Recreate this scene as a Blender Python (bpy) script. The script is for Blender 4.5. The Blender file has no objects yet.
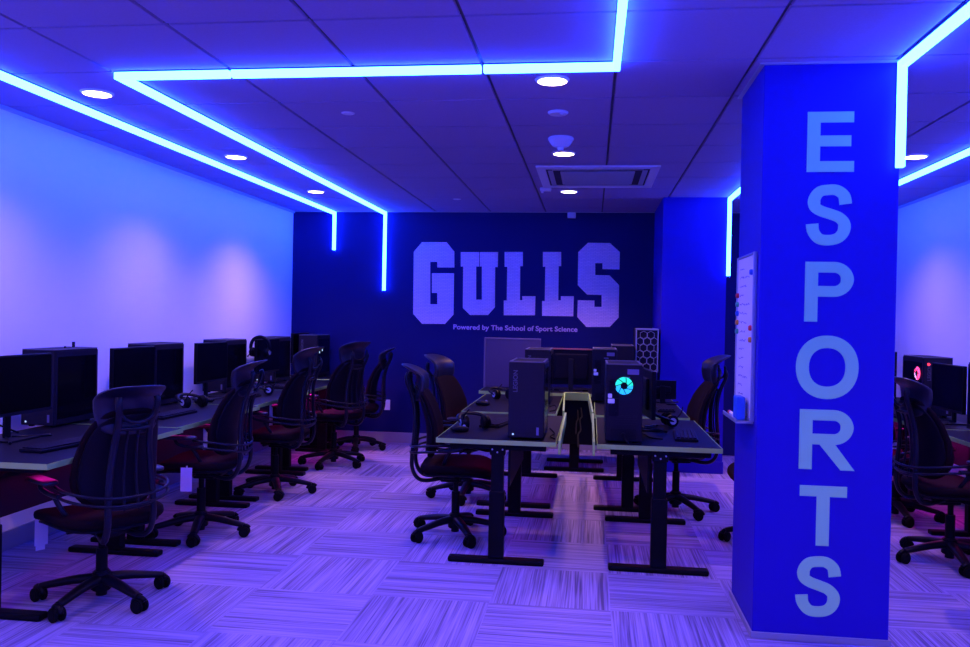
import bpy, bmesh, math, random
from mathutils import Vector, Matrix
random.seed(7)
SC = bpy.context.scene
C = SC.collection
PI = math.pi
H = 2.5912            # ceiling height
CZ = 1.4258           # eye height

# ------------------------------------------------------------ camera
f, yaw, pit, rol = 822.6263, -.1290229, -.0075965, .01961295
cyw, syw, cp, sp, cr, sr = math.cos(yaw), math.sin(yaw), math.cos(pit), math.sin(pit), math.cos(rol), math.sin(rol)
fwd = Vector((syw*cp, cyw*cp, sp)); r0 = Vector((cyw, -syw, 0)); u0 = r0.cross(fwd)
rt = r0*cr + u0*sr; up = u0*cr - r0*sr
cam_d = bpy.data.cameras.new('camera'); cam = bpy.data.objects.new('camera', cam_d); C.objects.link(cam)
cam.matrix_world = Matrix(((rt.x, up.x, -fwd.x, 0), (rt.y, up.y, -fwd.y, 0), (rt.z, up.z, -fwd.z, CZ), (0, 0, 0, 1)))
cam_d.sensor_width = 36; cam_d.lens = f*36/970; cam_d.clip_start = .05
SC.camera = cam

# ------------------------------------------------------------ materials
def mat(name, col, rough=.6, metal=0, emit=None, es=0, noise=0, nscale=40, bump=0, spec=None, alpha=None):
    m = bpy.data.materials.new(name); m.use_nodes = True
    nt = m.node_tree; b = nt.nodes['Principled BSDF']
    b.inputs['Base Color'].default_value = (*col, 1)
    b.inputs['Roughness'].default_value = rough; b.inputs['Metallic'].default_value = metal
    if spec is not None: b.inputs['Specular IOR Level'].default_value = spec
    if emit: b.inputs['Emission Color'].default_value = (*emit, 1); b.inputs['Emission Strength'].default_value = es
    if alpha is not None: b.inputs['Alpha'].default_value = alpha
    if noise or bump:
        tc = nt.nodes.new('ShaderNodeTexCoord'); n = nt.nodes.new('ShaderNodeTexNoise'); n.inputs['Scale'].default_value = nscale
        n.inputs['Detail'].default_value = 5
        nt.links.new(tc.outputs['Object'], n.inputs['Vector'])
        if noise:
            mx = nt.nodes.new('ShaderNodeMix'); mx.data_type = 'RGBA'
            mx.inputs[6].default_value = (*[c*(1-noise) for c in col], 1); mx.inputs[7].default_value = (*[min(1, c*(1+noise)) for c in col], 1)
            nt.links.new(n.outputs['Fac'], mx.inputs[0]); nt.links.new(mx.outputs[2], b.inputs['Base Color'])
        if bump:
            bp = nt.nodes.new('ShaderNodeBump'); bp.inputs['Strength'].default_value = bump; bp.inputs['Distance'].default_value = .002
            nt.links.new(n.outputs['Fac'], bp.inputs['Height']); nt.links.new(bp.outputs['Normal'], b.inputs['Normal'])
    return m

LEDC = (.035, .05, 1.0)
M = dict(
    white_wall=mat('white_wall_paint', (.80, .80, .80), .75, noise=.02, nscale=3, bump=.1),
    navy_wall=mat('navy_wall_paint', (.005, .006, .088), .65, spec=.2, bump=.1, nscale=60),
    blue_paint=mat('royal_blue_paint', (.016, .005, .31), .5, spec=.25, bump=.12, nscale=60),
    tile=mat('ceiling_tile', (.33, .25, .42), .95, noise=.08, nscale=90, bump=.3),
    grid=mat('ceiling_grid_metal', (.06, .06, .08), .6),
    base=mat('grey_baseboard', (.30, .28, .32), .6),
    led=mat('led_diffuser', (.1, .1, .1), .5, emit=(.010, .048, 1.0), es=66),
    ledhouse=mat('led_housing', (.05, .05, .07), .5),
    lamp=mat('downlight_lens', (.9, .85, .8), .5, emit=(1, .78, .72), es=9),
    whiteplastic=mat('white_plastic', (.72, .71, .74), .45),
    vent=mat('vent_white_metal', (.40, .40, .43), .5),
    ventdark=mat('vent_dark_slot', (.03, .03, .04), .8),
    gulls=None, vinyl=mat('light_grey_blue_vinyl', (.40, .95, .34), .5),
    desk=mat('dark_laminate', (.005, .004, .009), .5, spec=.12, noise=.25, nscale=30),
    edge=mat('pale_green_edge_band', (.38, .62, .12), .6),
    metal=mat('black_powder_coat', (.003, .003, .005), .55, spec=.12),
    plastic=mat('black_plastic', (.004, .003, .007), .42, spec=.15),
    rubber=mat('black_rubber', (.004, .004, .005), .7, spec=.12),
    fabric=mat('black_upholstery', (.011, .004, .006), .9, noise=.3, nscale=200, bump=.4, spec=.08),
    leather=mat('charcoal_headrest_leather', (.010, .008, .018), .38, spec=.5, bump=.15, nscale=120),
    frame=mat('graphite_frame', (.007, .007, .013), .34, spec=.25),
    paper=mat('paper_tag', (.75, .74, .76), .8),
    case=mat('graphite_case', (.009, .007, .014), .5, spec=.18),
    caselight=mat('case_trim_grey', (.10, .09, .12), .45),
    mesh=None, glass=mat('smoked_glass', (.002, .002, .004), .12, spec=.2),
    screen=mat('black_screen', (.002, .002, .003), .25, spec=.15),
    fancyan=mat('fan_cyan_glow', (0, .1, .1), .4, emit=(.02, .75, .55), es=1.3),
    fanblue=mat('fan_blue_glow', (0, .1, .1), .4, emit=(.02, .40, .95), es=1.5),
    fanred=mat('fan_red_glow', (.1, 0, 0), .4, emit=(1, .05, .25), es=3.0),
    fanlilac=mat('fan_lilac_glow', (.1, .1, .1), .4, emit=(.75, .4, 1), es=2.0),
    dot=mat('status_light', (.1, .1, .1), .4, emit=(.5, .7, 1), es=.9),
    reddot=mat('red_status_light', (.1, 0, 0), .4, emit=(1, .03, .05), es=3.0),
    pink=mat('magenta_light_strip', (.1, 0, .1), .5, emit=(1, .005, .50), es=45),
    pinkdim=mat('dim_magenta_light_strip', (.1, 0, .1), .5, emit=(1, .01, .55), es=10),
    board=mat('whiteboard_enamel', (.75, .75, .78), .3),
    alu=mat('aluminium', (.45, .45, .48), .35, metal=.6),
    ink=mat('marker_ink', (.12, .1, .35), .6),
    red=mat('red_plastic', (.7, .03, .05), .4), orange=mat('orange_plastic', (.75, .3, .03), .4),
    green=mat('green_plastic', (.05, .4, .2), .4), bluep=mat('blue_plastic', (.02, .12, .5), .4),
    label=mat('grey_sticker', (.14, .12, .24), .5), logo=mat('dim_grey_print', (.07, .06, .09), .5),
    greypanel=mat('grey_panel', (.045, .030, .09), .6), greyrim=mat('pale_panel_rim', (.11, .09, .16), .6),
    brown=mat('red_brown_plastic', (.25, .08, .08), .5), hexm=mat('pale_mesh_print', (.28, .27, .33), .5),
    silver=mat('silver_plastic', (.55, .55, .6), .3, metal=.3),
)

def gulls_mat():
    m = mat('lavender_word_print', (.8, .75, .8), .6); nt = m.node_tree; b = nt.nodes['Principled BSDF']
    tc = nt.nodes.new('ShaderNodeTexCoord'); mp = nt.nodes.new('ShaderNodeMapping'); mp.inputs['Rotation'].default_value = (PI/2, 0, 0)
    br = nt.nodes.new('ShaderNodeTexBrick'); br.inputs['Scale'].default_value = 14
    br.inputs['Color1'].default_value = (.98, .72, .80, 1); br.inputs['Color2'].default_value = (.88, .62, .70, 1); br.inputs['Mortar'].default_value = (.62, .42, .60, 1)
    br.inputs['Mortar Size'].default_value = .03; br.inputs['Brick Width'].default_value = .7; br.inputs['Row Height'].default_value = .22
    nt.links.new(tc.outputs['Object'], mp.inputs[0]); nt.links.new(mp.outputs[0], br.inputs['Vector']); nt.links.new(br.outputs['Color'], b.inputs['Base Color'])
    return m
M['gulls'] = gulls_mat()

def mesh_mat():
    m = mat('perforated_front', (.012, .011, .018), .6, spec=.1); nt = m.node_tree; b = nt.nodes['Principled BSDF']
    tc = nt.nodes.new('ShaderNodeTexCoord'); v = nt.nodes.new('ShaderNodeTexVoronoi'); v.inputs['Scale'].default_value = 130
    v.inputs['Randomness'].default_value = 0
    r = nt.nodes.new('ShaderNodeValToRGB'); r.color_ramp.elements[0].position = .25; r.color_ramp.elements[1].position = .45
    r.color_ramp.elements[0].color = (.008, .008, .012, 1); r.color_ramp.elements[1].color = (.017, .015, .024, 1)
    nt.links.new(tc.outputs['Object'], v.inputs['Vector']); nt.links.new(v.outputs['Distance'], r.inputs[0]); nt.links.new(r.outputs[0], b.inputs['Base Color'])
    return m
M['mesh'] = mesh_mat()

def carpet_mat():
    m = mat('striped_carpet_tile', (.3, .3, .3), .95, spec=.1); nt = m.node_tree; b = nt.nodes['Principled BSDF']; L = nt.links.new
    def N(t, **k):
        n = nt.nodes.new(t)
        for a, v in k.items(): setattr(n, a, v)
        return n
    def Mth(op, a, b_=None, c=None):
        n = N('ShaderNodeMath', operation=op)
        for i, s in enumerate((a, b_, c)):
            if s is None: continue
            if isinstance(s, (int, float)): n.inputs[i].default_value = s
            else: L(s, n.inputs[i])
        return n.outputs[0]
    g = N('ShaderNodeNewGeometry'); sx = N('ShaderNodeSeparateXYZ'); L(g.outputs['Position'], sx.inputs[0])
    T = .6
    tx = Mth('DIVIDE', Mth('SUBTRACT', sx.outputs[0], .12), T); ty = Mth('DIVIDE', Mth('SUBTRACT', sx.outputs[1], 4.07), T)
    fx = Mth('FLOOR', tx); fy = Mth('FLOOR', ty)
    chk = Mth('FLOORED_MODULO', Mth('ADD', fx, fy), 2.0)          # 0/1 checker
    # tile (-1,0) has streaks along y  -> sum=-1 -> chk=1 : along y
    def sel(a, b_):
        mx = N('ShaderNodeMix'); L(chk, mx.inputs[0]); L(a, mx.inputs[2]); L(b_, mx.inputs[3]); return mx.outputs[0]
    across = sel(sx.outputs[1], sx.outputs[0]); along = sel(sx.outputs[0], sx.outputs[1])
    rnd = Mth('ADD', Mth('MULTIPLY', fx, 3.17), Mth('MULTIPLY', fy, 7.31))
    cv = N('ShaderNodeCombineXYZ'); L(Mth('MULTIPLY', across, 120.0), cv.inputs[0]); L(Mth('MULTIPLY', along, 1.7), cv.inputs[1]); L(rnd, cv.inputs[2])
    n1 = N('ShaderNodeTexNoise'); n1.inputs['Scale'].default_value = 1; n1.inputs['Detail'].default_value = 3; L(cv.outputs[0], n1.inputs['Vector'])
    cv2 = N('ShaderNodeCombineXYZ'); L(Mth('MULTIPLY', across, 30.0), cv2.inputs[0]); L(Mth('MULTIPLY', along, .8), cv2.inputs[1]); L(rnd, cv2.inputs[2])
    n2 = N('ShaderNodeTexNoise'); n2.inputs['Scale'].default_value = 1; n2.inputs['Detail'].default_value = 2; L(cv2.outputs[0], n2.inputs['Vector'])
    wn = N('ShaderNodeTexWhiteNoise', noise_dimensions='1D'); L(rnd, wn.inputs['W'])
    s = Mth('ADD', Mth('MULTIPLY', n1.outputs['Fac'], .62), Mth('MULTIPLY', n2.outputs['Fac'], .38))
    s = Mth('ADD', s, Mth('MULTIPLY', Mth('SUBTRACT', wn.outputs['Value'], .5), .05))
    r = N('ShaderNodeValToRGB'); L(s, r.inputs[0])
    e = r.color_ramp.elements; e[0].position = .34; e[0].color = (.12, .098, .165, 1); e[1].position = .62; e[1].color = (.39, .32, .53, 1)
    k = e.new(.47); k.color = (.255, .205, .345, 1)
    L(r.outputs[0], b.inputs['Base Color'])
    bp = N('ShaderNodeBump'); bp.inputs['Strength'].default_value = .3; bp.inputs['Distance'].default_value = .003
    L(s, bp.inputs['Height']); L(bp.outputs[0], b.inputs['Normal'])
    return m
M['carpet'] = carpet_mat()

# ------------------------------------------------------------ mesh helpers
def bx(bm, x0, x1, y0, y1, z0, z1, bev=0, seg=2, rot=None, mi=0):
    t = bmesh.new(); bmesh.ops.create_cube(t, size=1)
    for v in t.verts: v.co = Vector(((x0+x1)/2+v.co.x*(x1-x0), (y0+y1)/2+v.co.y*(y1-y0), (z0+z1)/2+v.co.z*(z1-z0)))
    if bev: bmesh.ops.bevel(t, geom=t.edges[:], offset=min(bev, .49*min(x1-x0, y1-y0, z1-z0)), segments=seg, affect='EDGES', profile=.6)
    if rot: bmesh.ops.transform(t, matrix=rot, verts=t.verts)
    join(bm, t, mi)
def join(bm, t, mi=0):
    mp = {}
    for v in t.verts: mp[v] = bm.verts.new(v.co)
    for fc in t.faces:
        try: nf = bm.faces.new([mp[v] for v in fc.verts]); nf.material_index = mi; nf.smooth = fc.smooth
        except ValueError: pass
    t.free()
def cyl(bm, p0, p1, r0_, r1_=None, n=20, caps=True, bev=0, mi=0):
    r1_ = r0_ if r1_ is None else r1_
    p0, p1 = Vector(p0), Vector(p1); d = (p1-p0); L = d.length
    t = bmesh.new(); bmesh.ops.create_cone(t, cap_ends=caps, segments=n, radius1=r0_, radius2=r1_, depth=L)
    if bev: bmesh.ops.bevel(t, geom=[e for e in t.edges if len(e.link_faces) == 2 and any(len(fc.verts) > 4 for fc in e.link_faces)], offset=bev, segments=2, affect='EDGES')
    m = Matrix.Translation((p0+p1)/2) @ d.to_track_quat('Z', 'Y').to_matrix().to_4x4()
    bmesh.ops.transform(t, matrix=m, verts=t.verts); join(bm, t, mi)
def smooth_pts(pts, n=6, closed=False):
    P = [Vector(p) for p in pts]; out = []; N_ = len(P)
    rng = N_ if closed else N_-1
    for i in range(rng):
        if closed: a, b, c, d = P[(i-1) % N_], P[i], P[(i+1) % N_], P[(i+2) % N_]
        else: a, b, c, d = P[max(i-1, 0)], P[i], P[i+1], P[min(i+2, N_-1)]
        for k in range(n):
            t = k/n
            out.append(.5*((2*b)+(c-a)*t+(2*a-5*b+4*c-d)*t*t+(3*b-a-3*c+d)*t**3))
    if not closed: out.append(P[-1])
    return out
def tube(bm, pts, r, n=10, closed=False, sm=6, flat=1.0, nrm=None):
    P = smooth_pts(pts, sm, closed) if sm else [Vector(p) for p in pts]
    rings = []; N_ = len(P); ref = Vector(nrm) if nrm else Vector((0, 0, 1))
    last = None
    for i, p in enumerate(P):
        a = P[(i-1) % N_] if (closed or i > 0) else P[i]; b = P[(i+1) % N_] if (closed or i < N_-1) else P[i]
        t = (b-a).normalized()
        if last is None:
            s = t.cross(ref)
            if s.length < 1e-3: s = t.cross(Vector((1, 0, 0)))
        else: s = last-t*last.dot(t)
        s.normalize(); last = s; w = s.cross(t)
        rr = r(i/(N_-1)) if callable(r) else r
        rings.append([bm.verts.new(p+s*math.cos(2*PI*k/n)*rr+w*math.sin(2*PI*k/n)*rr*flat) for k in range(n)])
    for i in range(N_ if closed else N_-1):
        A, B = rings[i], rings[(i+1) % N_]
        for k in range(n): bm.faces.new((A[k], A[(k+1) % n], B[(k+1) % n], B[k])).smooth = True
    if not closed: bm.faces.new(rings[0][::-1]); bm.faces.new(rings[-1])
def sq(v, e): return math.copysign(abs(v)**e, v)
def pad(bm, a, b, c, e1=.35, e2=.35, fn=None, nu=32, nv=18):
    rows = []
    for i in range(1, nv):
        ph = -PI/2+PI*i/nv; row = []
        for j in range(nu):
            th = 2*PI*j/nu
            p = Vector((a*sq(math.cos(ph), e1)*sq(math.cos(th), e2), b*sq(math.cos(ph), e1)*sq(math.sin(th), e2), c*sq(math.sin(ph), e1)))
            row.append(bm.verts.new(fn(p) if fn else p))
        rows.append(row)
    for i in range(len(rows)-1):
        for j in range(nu): bm.faces.new((rows[i][j], rows[i][(j+1) % nu], rows[i+1][(j+1) % nu], rows[i+1][j])).smooth = True
    for row, s in ((rows[0], -1), (rows[-1], 1)):
        p = Vector((0, 0, s*c)); v = bm.verts.new(fn(p) if fn else p)
        for j in range(nu):
            q = (row[(j+1) % nu], row[j], v) if s < 0 else (row[j], row[(j+1) % nu], v)
            bm.faces.new(q).smooth = True
def poly(bm, pts, y0, y1, mi=0):
    """prism of a polygon in the xz plane between y0 (front) and y1"""
    a = [bm.verts.new((x, y0, z)) for x, z in pts]; b = [bm.verts.new((x, y1, z)) for x, z in pts]
    bm.faces.new(a).material_index = mi; bm.faces.new(b[::-1]).material_index = mi
    for i in range(len(pts)): bm.faces.new((a[i], b[i], b[(i+1) % len(pts)], a[(i+1) % len(pts)])).material_index = mi
def stroke(bm, pts, w, y0, y1, closed=False, wf=None):
    """flat band of width w along a 2D path in xz, extruded y0..y1"""
    n = len(pts); L_, R_ = [], []
    for i in range(n):
        a = pts[(i-1) % n] if (closed or i > 0) else pts[i]; b = pts[(i+1) % n] if (closed or i < n-1) else pts[i]
        dx, dz = b[0]-a[0], b[1]-a[1]; l = math.hypot(dx, dz); nx, nz = -dz/l, dx/l
        ww = (wf(abs(dx/l)) if wf else w)/2
        L_.append((pts[i][0]+nx*ww, pts[i][1]+nz*ww)); R_.append((pts[i][0]-nx*ww, pts[i][1]-nz*ww))
    V = [[bm.verts.new((p[0], y, p[1])) for p in S] for S in (L_, R_) for y in (y0, y1)]
    l0, l1, r0__, r1__ = V
    for i in range(n if closed else n-1):
        j = (i+1) % n
        bm.faces.new((l0[i], l0[j], r0__[j], r0__[i])); bm.faces.new((l1[i], r1__[i], r1__[j], l1[j]))
        bm.faces.new((l0[i], l1[i], l1[j], l0[j])); bm.faces.new((r0__[i], r0__[j], r1__[j], r1__[i]))
    if not closed:
        bm.faces.new((l0[0], r0__[0], r1__[0], l1[0])); bm.faces.new((l0[-1], l1[-1], r1__[-1], r0__[-1]))

def obj(name, bm, m, parent=None, recalc=True, angle=40):
    if recalc: bmesh.ops.recalc_face_normals(bm, faces=bm.faces[:])
    me = bpy.data.meshes.new(name); bm.to_mesh(me); bm.free()
    for x in (m if isinstance(m, (list, tuple)) else [m]): me.materials.append(x)
    o = bpy.data.objects.new(name, me); C.objects.link(o)
    if parent: o.parent = parent
    return o
def B(): return bmesh.new()
def thing(name, label, cat, loc=(0, 0, 0), rz=0, group=None):
    o = bpy.data.objects.new(name, None); C.objects.link(o); o.empty_display_size = .1
    o.location = loc; o.rotation_euler = (0, 0, rz); o['label'] = label; o['category'] = cat
    if group: o['group'] = group
    return o
def tag(o, label, cat, group=None):
    o['label'] = label; o['category'] = cat
    if group: o['group'] = group
    return o
def struct(name, bm, m, parent=None):
    o = obj(name, bm, m, parent)
    if parent is None: o['kind'] = 'structure'
    return o
def dup(root, loc, rz, label, group=None):
    r = root.copy(); C.objects.link(r); r.location = loc; r.rotation_euler = (0, 0, rz); r['label'] = label
    if group: r['group'] = group
    for ch in list(root.children):
        c = ch.copy(); C.objects.link(c); c.parent = r
        for g in list(ch.children):
            d = g.copy(); C.objects.link(d); d.parent = c
    return r
def lamp(name, kind, energy, color, loc, parent=None, **k):
    ld = bpy.data.lights.new(name, kind); ld.energy = energy; ld.color = color
    for a, v in k.items(): setattr(ld, a, v)
    o = bpy.data.objects.new(name, ld); C.objects.link(o); o.location = loc
    if parent: o.parent = parent
    return o

# ------------------------------------------------------------ room shell
XL, XR, YB, YF = -3.40, 2.97, 9.03, -1.6
YM = 7.92              # front face of the blue wall block
PX0, PX1, PY0, PY1 = .748, 1.333, 3.841, 4.397
b = B(); bx(b, XL-.1, XR+.1, YF-.1, YB+.1, -.1, 0); struct('floor', b, M['carpet'])
b = B(); bx(b, XL-.12, XL, YF, YB+.12, 0, H+.03); struct('wall_left', b, M['white_wall'])
b = B(); bx(b, XR, XR+.12, YF, YB+.12, 0, H+.03); struct('wall_right', b, M['white_wall'])
b = B(); bx(b, XL, XR, YB, YB+.12, 0, H+.03); struct('wall_back', b, M['navy_wall'])
b = B(); bx(b, XL, XR, YF-.12, YF, 0, H+.03); struct('wall_front', b, M['white_wall'])
b = B(); bx(b, .648, 1.238, YM, YB-.001, 0, H+.02); struct('wall_inner', b, M['blue_paint'])
b = B(); bx(b, PX0, PX1, PY0, PY1, 0, H+.005, .003, 1); struct('wall_pillar', b, M['blue_paint'])
# ceiling: recessed grid plane with separate tegular tiles
T = .6096; GX, GY = -2.9615, 3.1554
b = B(); bx(b, XL, XR, YF, YB, H+.010, H+.05, mi=1)
i0 = -1; xs = []
for i in range(-1, 10):
    x0, x1 = GX+i*T+.006, GX+(i+1)*T-.006
    x0, x1 = max(x0, XL+.004), min(x1, XR-.004)
    if x1-x0 > .03: xs.append((x0, x1))
for i in range(-8, 10):
    y0, y1 = GY+i*T+.006, GY+(i+1)*T-.006
    y0, y1 = max(y0, YF+.004), min(y1, YB-.004)
    if y1-y0 < .03: continue
    for x0, x1 in xs:
        t = bmesh.new(); bmesh.ops.create_cube(t, size=1)
        for v in t.verts:
            s = 0 if v.co.z < 0 else -.004
            v.co = Vector(((x0+x1)/2+v.co.x*(x1-x0-(.008 if v.co.z < 0 else 0)), (y0+y1)/2+v.co.y*(y1-y0-(.008 if v.co.z < 0 else 0)), H if v.co.z < 0 else H+.011))
        join(b, t, 0)
struct('ceiling', b, [M['tile'], M['grid']])
# baseboards and edge trim
b = B(); bx(b, XL, .648, YB-.012, YB, 0, .115, .003, 1); struct('baseboard_back', b, M['base'])
b = B(); bx(b, XL, XL+.012, YF, YB-.012, 0, .115, .003, 1); struct('baseboard_left', b, M['base'])
b = B(); bx(b, XR-.012, XR, YF, YB-.012, 0, .115, .003, 1); struct('baseboard_right', b, M['base'])
b = B(); bx(b, .640, 1.246, YM-.010, YM, 0, .115, .003, 1); struct('baseboard_inner', b, M['blue_paint'])
b = B()
for (x0, x1, y0, y1) in ((PX0-.009, PX1+.009, PY0-.009, PY0), (PX0-.009, PX1+.009, PY1, PY1+.009), (PX0-.009, PX0, PY0, PY1), (PX1, PX1+.009, PY0, PY1)): bx(b, x0, x1, y0, y1, 0, .03, .002, 1)
struct('baseboard_pillar', b, M['base'])
b = B()
for (x0, x1, y0, y1) in ((PX0-.02, PX1+.02, PY0-.02, PY0), (PX0-.02, PX1+.02, PY1, PY1+.02), (PX0-.02, PX0, PY0, PY1), (PX1, PX1+.02, PY0, PY1)): bx(b, x0, x1, y0, y1, H-.006, H+.002)
struct('trim_1', b, M['vent'])
b = B(); bx(b, XL, XL+.02, YF, YB, H-.02, H+.002); bx(b, XR-.02, XR, YF, YB, H-.02, H+.002); bx(b, XL, XR, YB-.02, YB, H-.006, H+.002)
struct('trim_2', b, M['vent'])

# ------------------------------------------------------------ LED light lines
ZT, ZBm = H-.004, H-.042
def led_line(label, segs, group=None):
    t = thing('led_light_line', label, 'light', (segs[0][0], segs[0][2], H-.045))
    ox, oy, oz = t.location
    hb = B()
    for (x0, x1, y0, y1, z0, z1) in segs:
        d = B(); bx(d, x0-ox, x1-ox, y0-oy, y1-oy, z0-oz, z1-oz, .002, 1); obj('diffuser', d, M['led'], t)
        if z1-z0 < .05: bx(hb, x0-ox, x1-ox, y0-oy, y1-oy, z1-oz, H+.004-oz)
        else:
            bx(hb, x0+.004-ox, x1-.004-ox, y1-oy, y1+.012-oy, z0-oz, z1-oz)
    obj('housing', hb, M['ledhouse'], t)
    return t
W = .0165; Z0, Z1 = H-.040, H-.006
c0, c1, c5, c7 = -2.905, -2.318, .087, 1.326
rY = GY+T
g = .006
def run_y(x, ys): return [(x-W, x+W, ys[i]+g, ys[i+1]-g, Z0, Z1) for i in range(len(ys)-1)]
led_line('long blue-white light line nearest the left wall with short drop on navy wall', run_y(c0, [-1.4, 1.0, 2.4, 4.74, 6.5, YB-.034]) + [(c0-W, c0+W, YB-.046, YB-.014, 2.152, H-.006)])
led_line('blue-white light line bent around a corner with long drop beside the wall lettering',
         run_y(c1, [rY+W, 4.98, 7.0, YB-.034]) + [(c1-W, GX+2*T-g, rY-W, rY+W, Z0, Z1), (GX+2*T+g, GX+4*T-g, rY-W, rY+W, Z0, Z1), (GX+4*T+g, c5+W, rY-W, rY+W, Z0, Z1)]
         + run_y(c5, [-1.4, 1.2, rY-W]) + [(c1-W, c1+W, YB-.046, YB-.014, 1.705, H-.006)])
led_line('blue-white light line running to the pillar and dropping down its right corner', run_y(c7, [-1.4, 1.4, 3.16, PY0-.048]) + [(c7-W, c7+W, PY0-.044, PY0-.013, 2.118, H-.006)])
led_line('blue-white light line behind the pillar with drop at the corner of the blue wall', run_y(c7-.075, [PY1+.03, 6.2, YM-.048]) + [(c7-.075-W, c7-.075+W, YM-.044, YM-.013, 1.855, H-.006)])
led_line('long blue-white light line along the right wall seen past the pillar', run_y(2.42, [-1.4, 1.2, 4.0, 6.4, YB-.04]))

# ------------------------------------------------------------ recessed downlights
def downlight(x, y, label, e):
    t = thing('recessed_downlight', label, 'light', (x, y, H-.010))
    r = B(); bmesh.ops.create_circle(r, segments=40, radius=.072, cap_ends=False)
    ring = [v for v in r.verts]
    ex = bmesh.ops.extrude_edge_only(r, edges=r.edges[:]); nv = [v for v in ex['geom'] if isinstance(v, bmesh.types.BMVert)]
    for v in nv: v.co.x *= 1.18; v.co.y *= 1.18; v.co.z = .010
    for v in ring: v.co.z = 0.0
    obj('trim_ring', r, M['whiteplastic'], t)
    d = B(); cyl(d, (0, 0, .001), (0, 0, .008), .072, n=40); obj('lens', d, M['lamp'], t)
    lamp('downlight_lamp', 'SPOT', e, (1.0, .50, .66), (0, 0, -.004), t, spot_size=math.radians(128), spot_blend=1.0, shadow_soft_size=.06)
    return t
DL = [(-2.66, 4.12, 'glowing round downlight between the light lines nearest the camera at left'), (-2.66, 5.86, 'glowing round downlight between the left light lines, second from camera'),
      (-2.62, 7.54, 'glowing round downlight between the left light lines, nearest the navy wall'),
      (-.215, 4.03, 'large glowing downlight beside the corner of the bent light line'), (-.22, 5.81, 'glowing downlight just behind the domed smoke detector'),
      (-.23, 7.54, 'small glowing downlight just beyond the air conditioner vent'), (2.18, 5.99, 'glowing downlight seen just right of the pillar'),
      ]
EL = 84
for x, y, l in DL: downlight(x, y, l, EL*((2.6 if abs(x+.2) < .1 else 1.7) if y > 7 else 1))
for x, y in ((-2.66, 2.3), (-.215, 2.3), (2.18, 4.2), (2.18, 7.6), (2.18, 2.3), (-2.66, .4), (-.215, .4), (2.18, .4)):  # unseen lamps, added to light the near part of the room
    o = downlight(x, y, 'added round ceiling downlight outside the picture with white trim ring', EL); o['group'] = 'added downlights outside the picture'

# ------------------------------------------------------------ ceiling fittings
def disc_fitting(name, x, y, r, h, label, cat):
    b = B(); cyl(b, (0, 0, -h), (0, 0, 0), r*.78, r, n=32, bev=.003)
    o = obj(name, b, M['whiteplastic']); o.location = (x, y, H); tag(o, label, cat); return o
t = thing('ceiling_sensor', 'flat white ceiling sensor disc between the large downlight and the smoke detector', 'sensor', (-.213, 4.66, H))
b = B(); cyl(b, (0, 0, -.014), (0, 0, 0), .052, .06, n=32, bev=.003); obj('housing', b, M['whiteplastic'], t)
b = B(); cyl(b, (.022, -.01, -.019), (.022, -.01, -.012), .012, n=16); obj('lens', b, M['paper'], t)
disc_fitting('sprinkler_cover', -1.422, 4.622, .042, .006, 'small round cover plate on ceiling tile behind the long light line', 'cover plate')
disc_fitting('sprinkler_cover', -1.348, 8.05, .045, .006, 'faint round cover plate on ceiling above the wall lettering', 'cover plate')
t = thing('smoke_detector', 'domed white smoke detector hanging from the ceiling before a downlight', 'smoke detector', (-.221, 5.32, H))
b = B(); cyl(b, (0, 0, -.02), (0, 0, 0), .082, n=36, bev=.004); obj('mounting_plate', b, M['whiteplastic'], t)
b = B(); cyl(b, (0, 0, -.062), (0, 0, -.02), .048, .080, n=36, bev=.008); obj('dome', b, M['whiteplastic'], t)
b = B(); cyl(b, (.0, 0, -.082), (.0, 0, -.06), .018, .024, n=20, bev=.004); obj('sensor_cap', b, M['paper'], t)
t = thing('air_vent', 'square ceiling cassette air conditioner vent with dark slots', 'air vent', (.02, 6.78, H))
fr = B(); s = .47
bx(fr, -s, s, -s-.03, -s+.07, -.014, 0, .004); bx(fr, -s, s, s-.07, s+.03, -.014, 0, .004); bx(fr, -s, -s+.07, -s+.07, s-.07, -.014, 0, .004); bx(fr, s-.07, s, -s+.07, s-.07, -.014, 0, .004)
obj('frame', fr, M['whiteplastic'], t)
b = B(); bx(b, -s+.05, s-.05, -s+.05, s-.05, -.008, -.001); obj('duct_opening', b, M['ventdark'], t)
b = B(); bx(b, -s+.18, s-.18, -s+.18, s-.18, -.018, -.006, .004)
for k in range(12): bx(b, -s+.2, s-.2, -s+.20+k*.048, -s+.222+k*.048, -.021, -.017)
obj('centre_grille', b, M['vent'], t)
for (x0, x1, y0, y1) in ((-s+.12, s-.12, -s+.085, -s+.125), (-s+.12, s-.12, s-.125, s-.085), (-s+.085, -s+.125, -s+.12, s-.12), (s-.125, s-.085, -s+.12, s-.12)):
    b = B(); bx(b, x0, x1, y0+.008, y1-.008, -.014, -.010, .001); obj('louvre', b, M['vent'], t)
b = B(); bx(b, -.05, .05, -.03, .03, -.035, 0, .01); cyl(b, (-.03, 0, -.05), (-.03, 0, -.03), .012)
o = obj('ceiling_sensor', b, M['whiteplastic']); o.location = (-.43, 7.33, H); tag(o, 'small white sensor box on the ceiling at the far left corner of the vent', 'sensor')
b = B(); bx(b, -.045, .045, -.03, .03, -.06, 0, .008); cyl(b, (0, -.03, -.035), (0, -.037, -.035), .014)
o = obj('wall_sensor', b, M['whiteplastic']); o.location = (-.24, YB-.06, H-.012); tag(o, 'small white box high against the top of the navy wall above the lettering', 'sensor')

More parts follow.
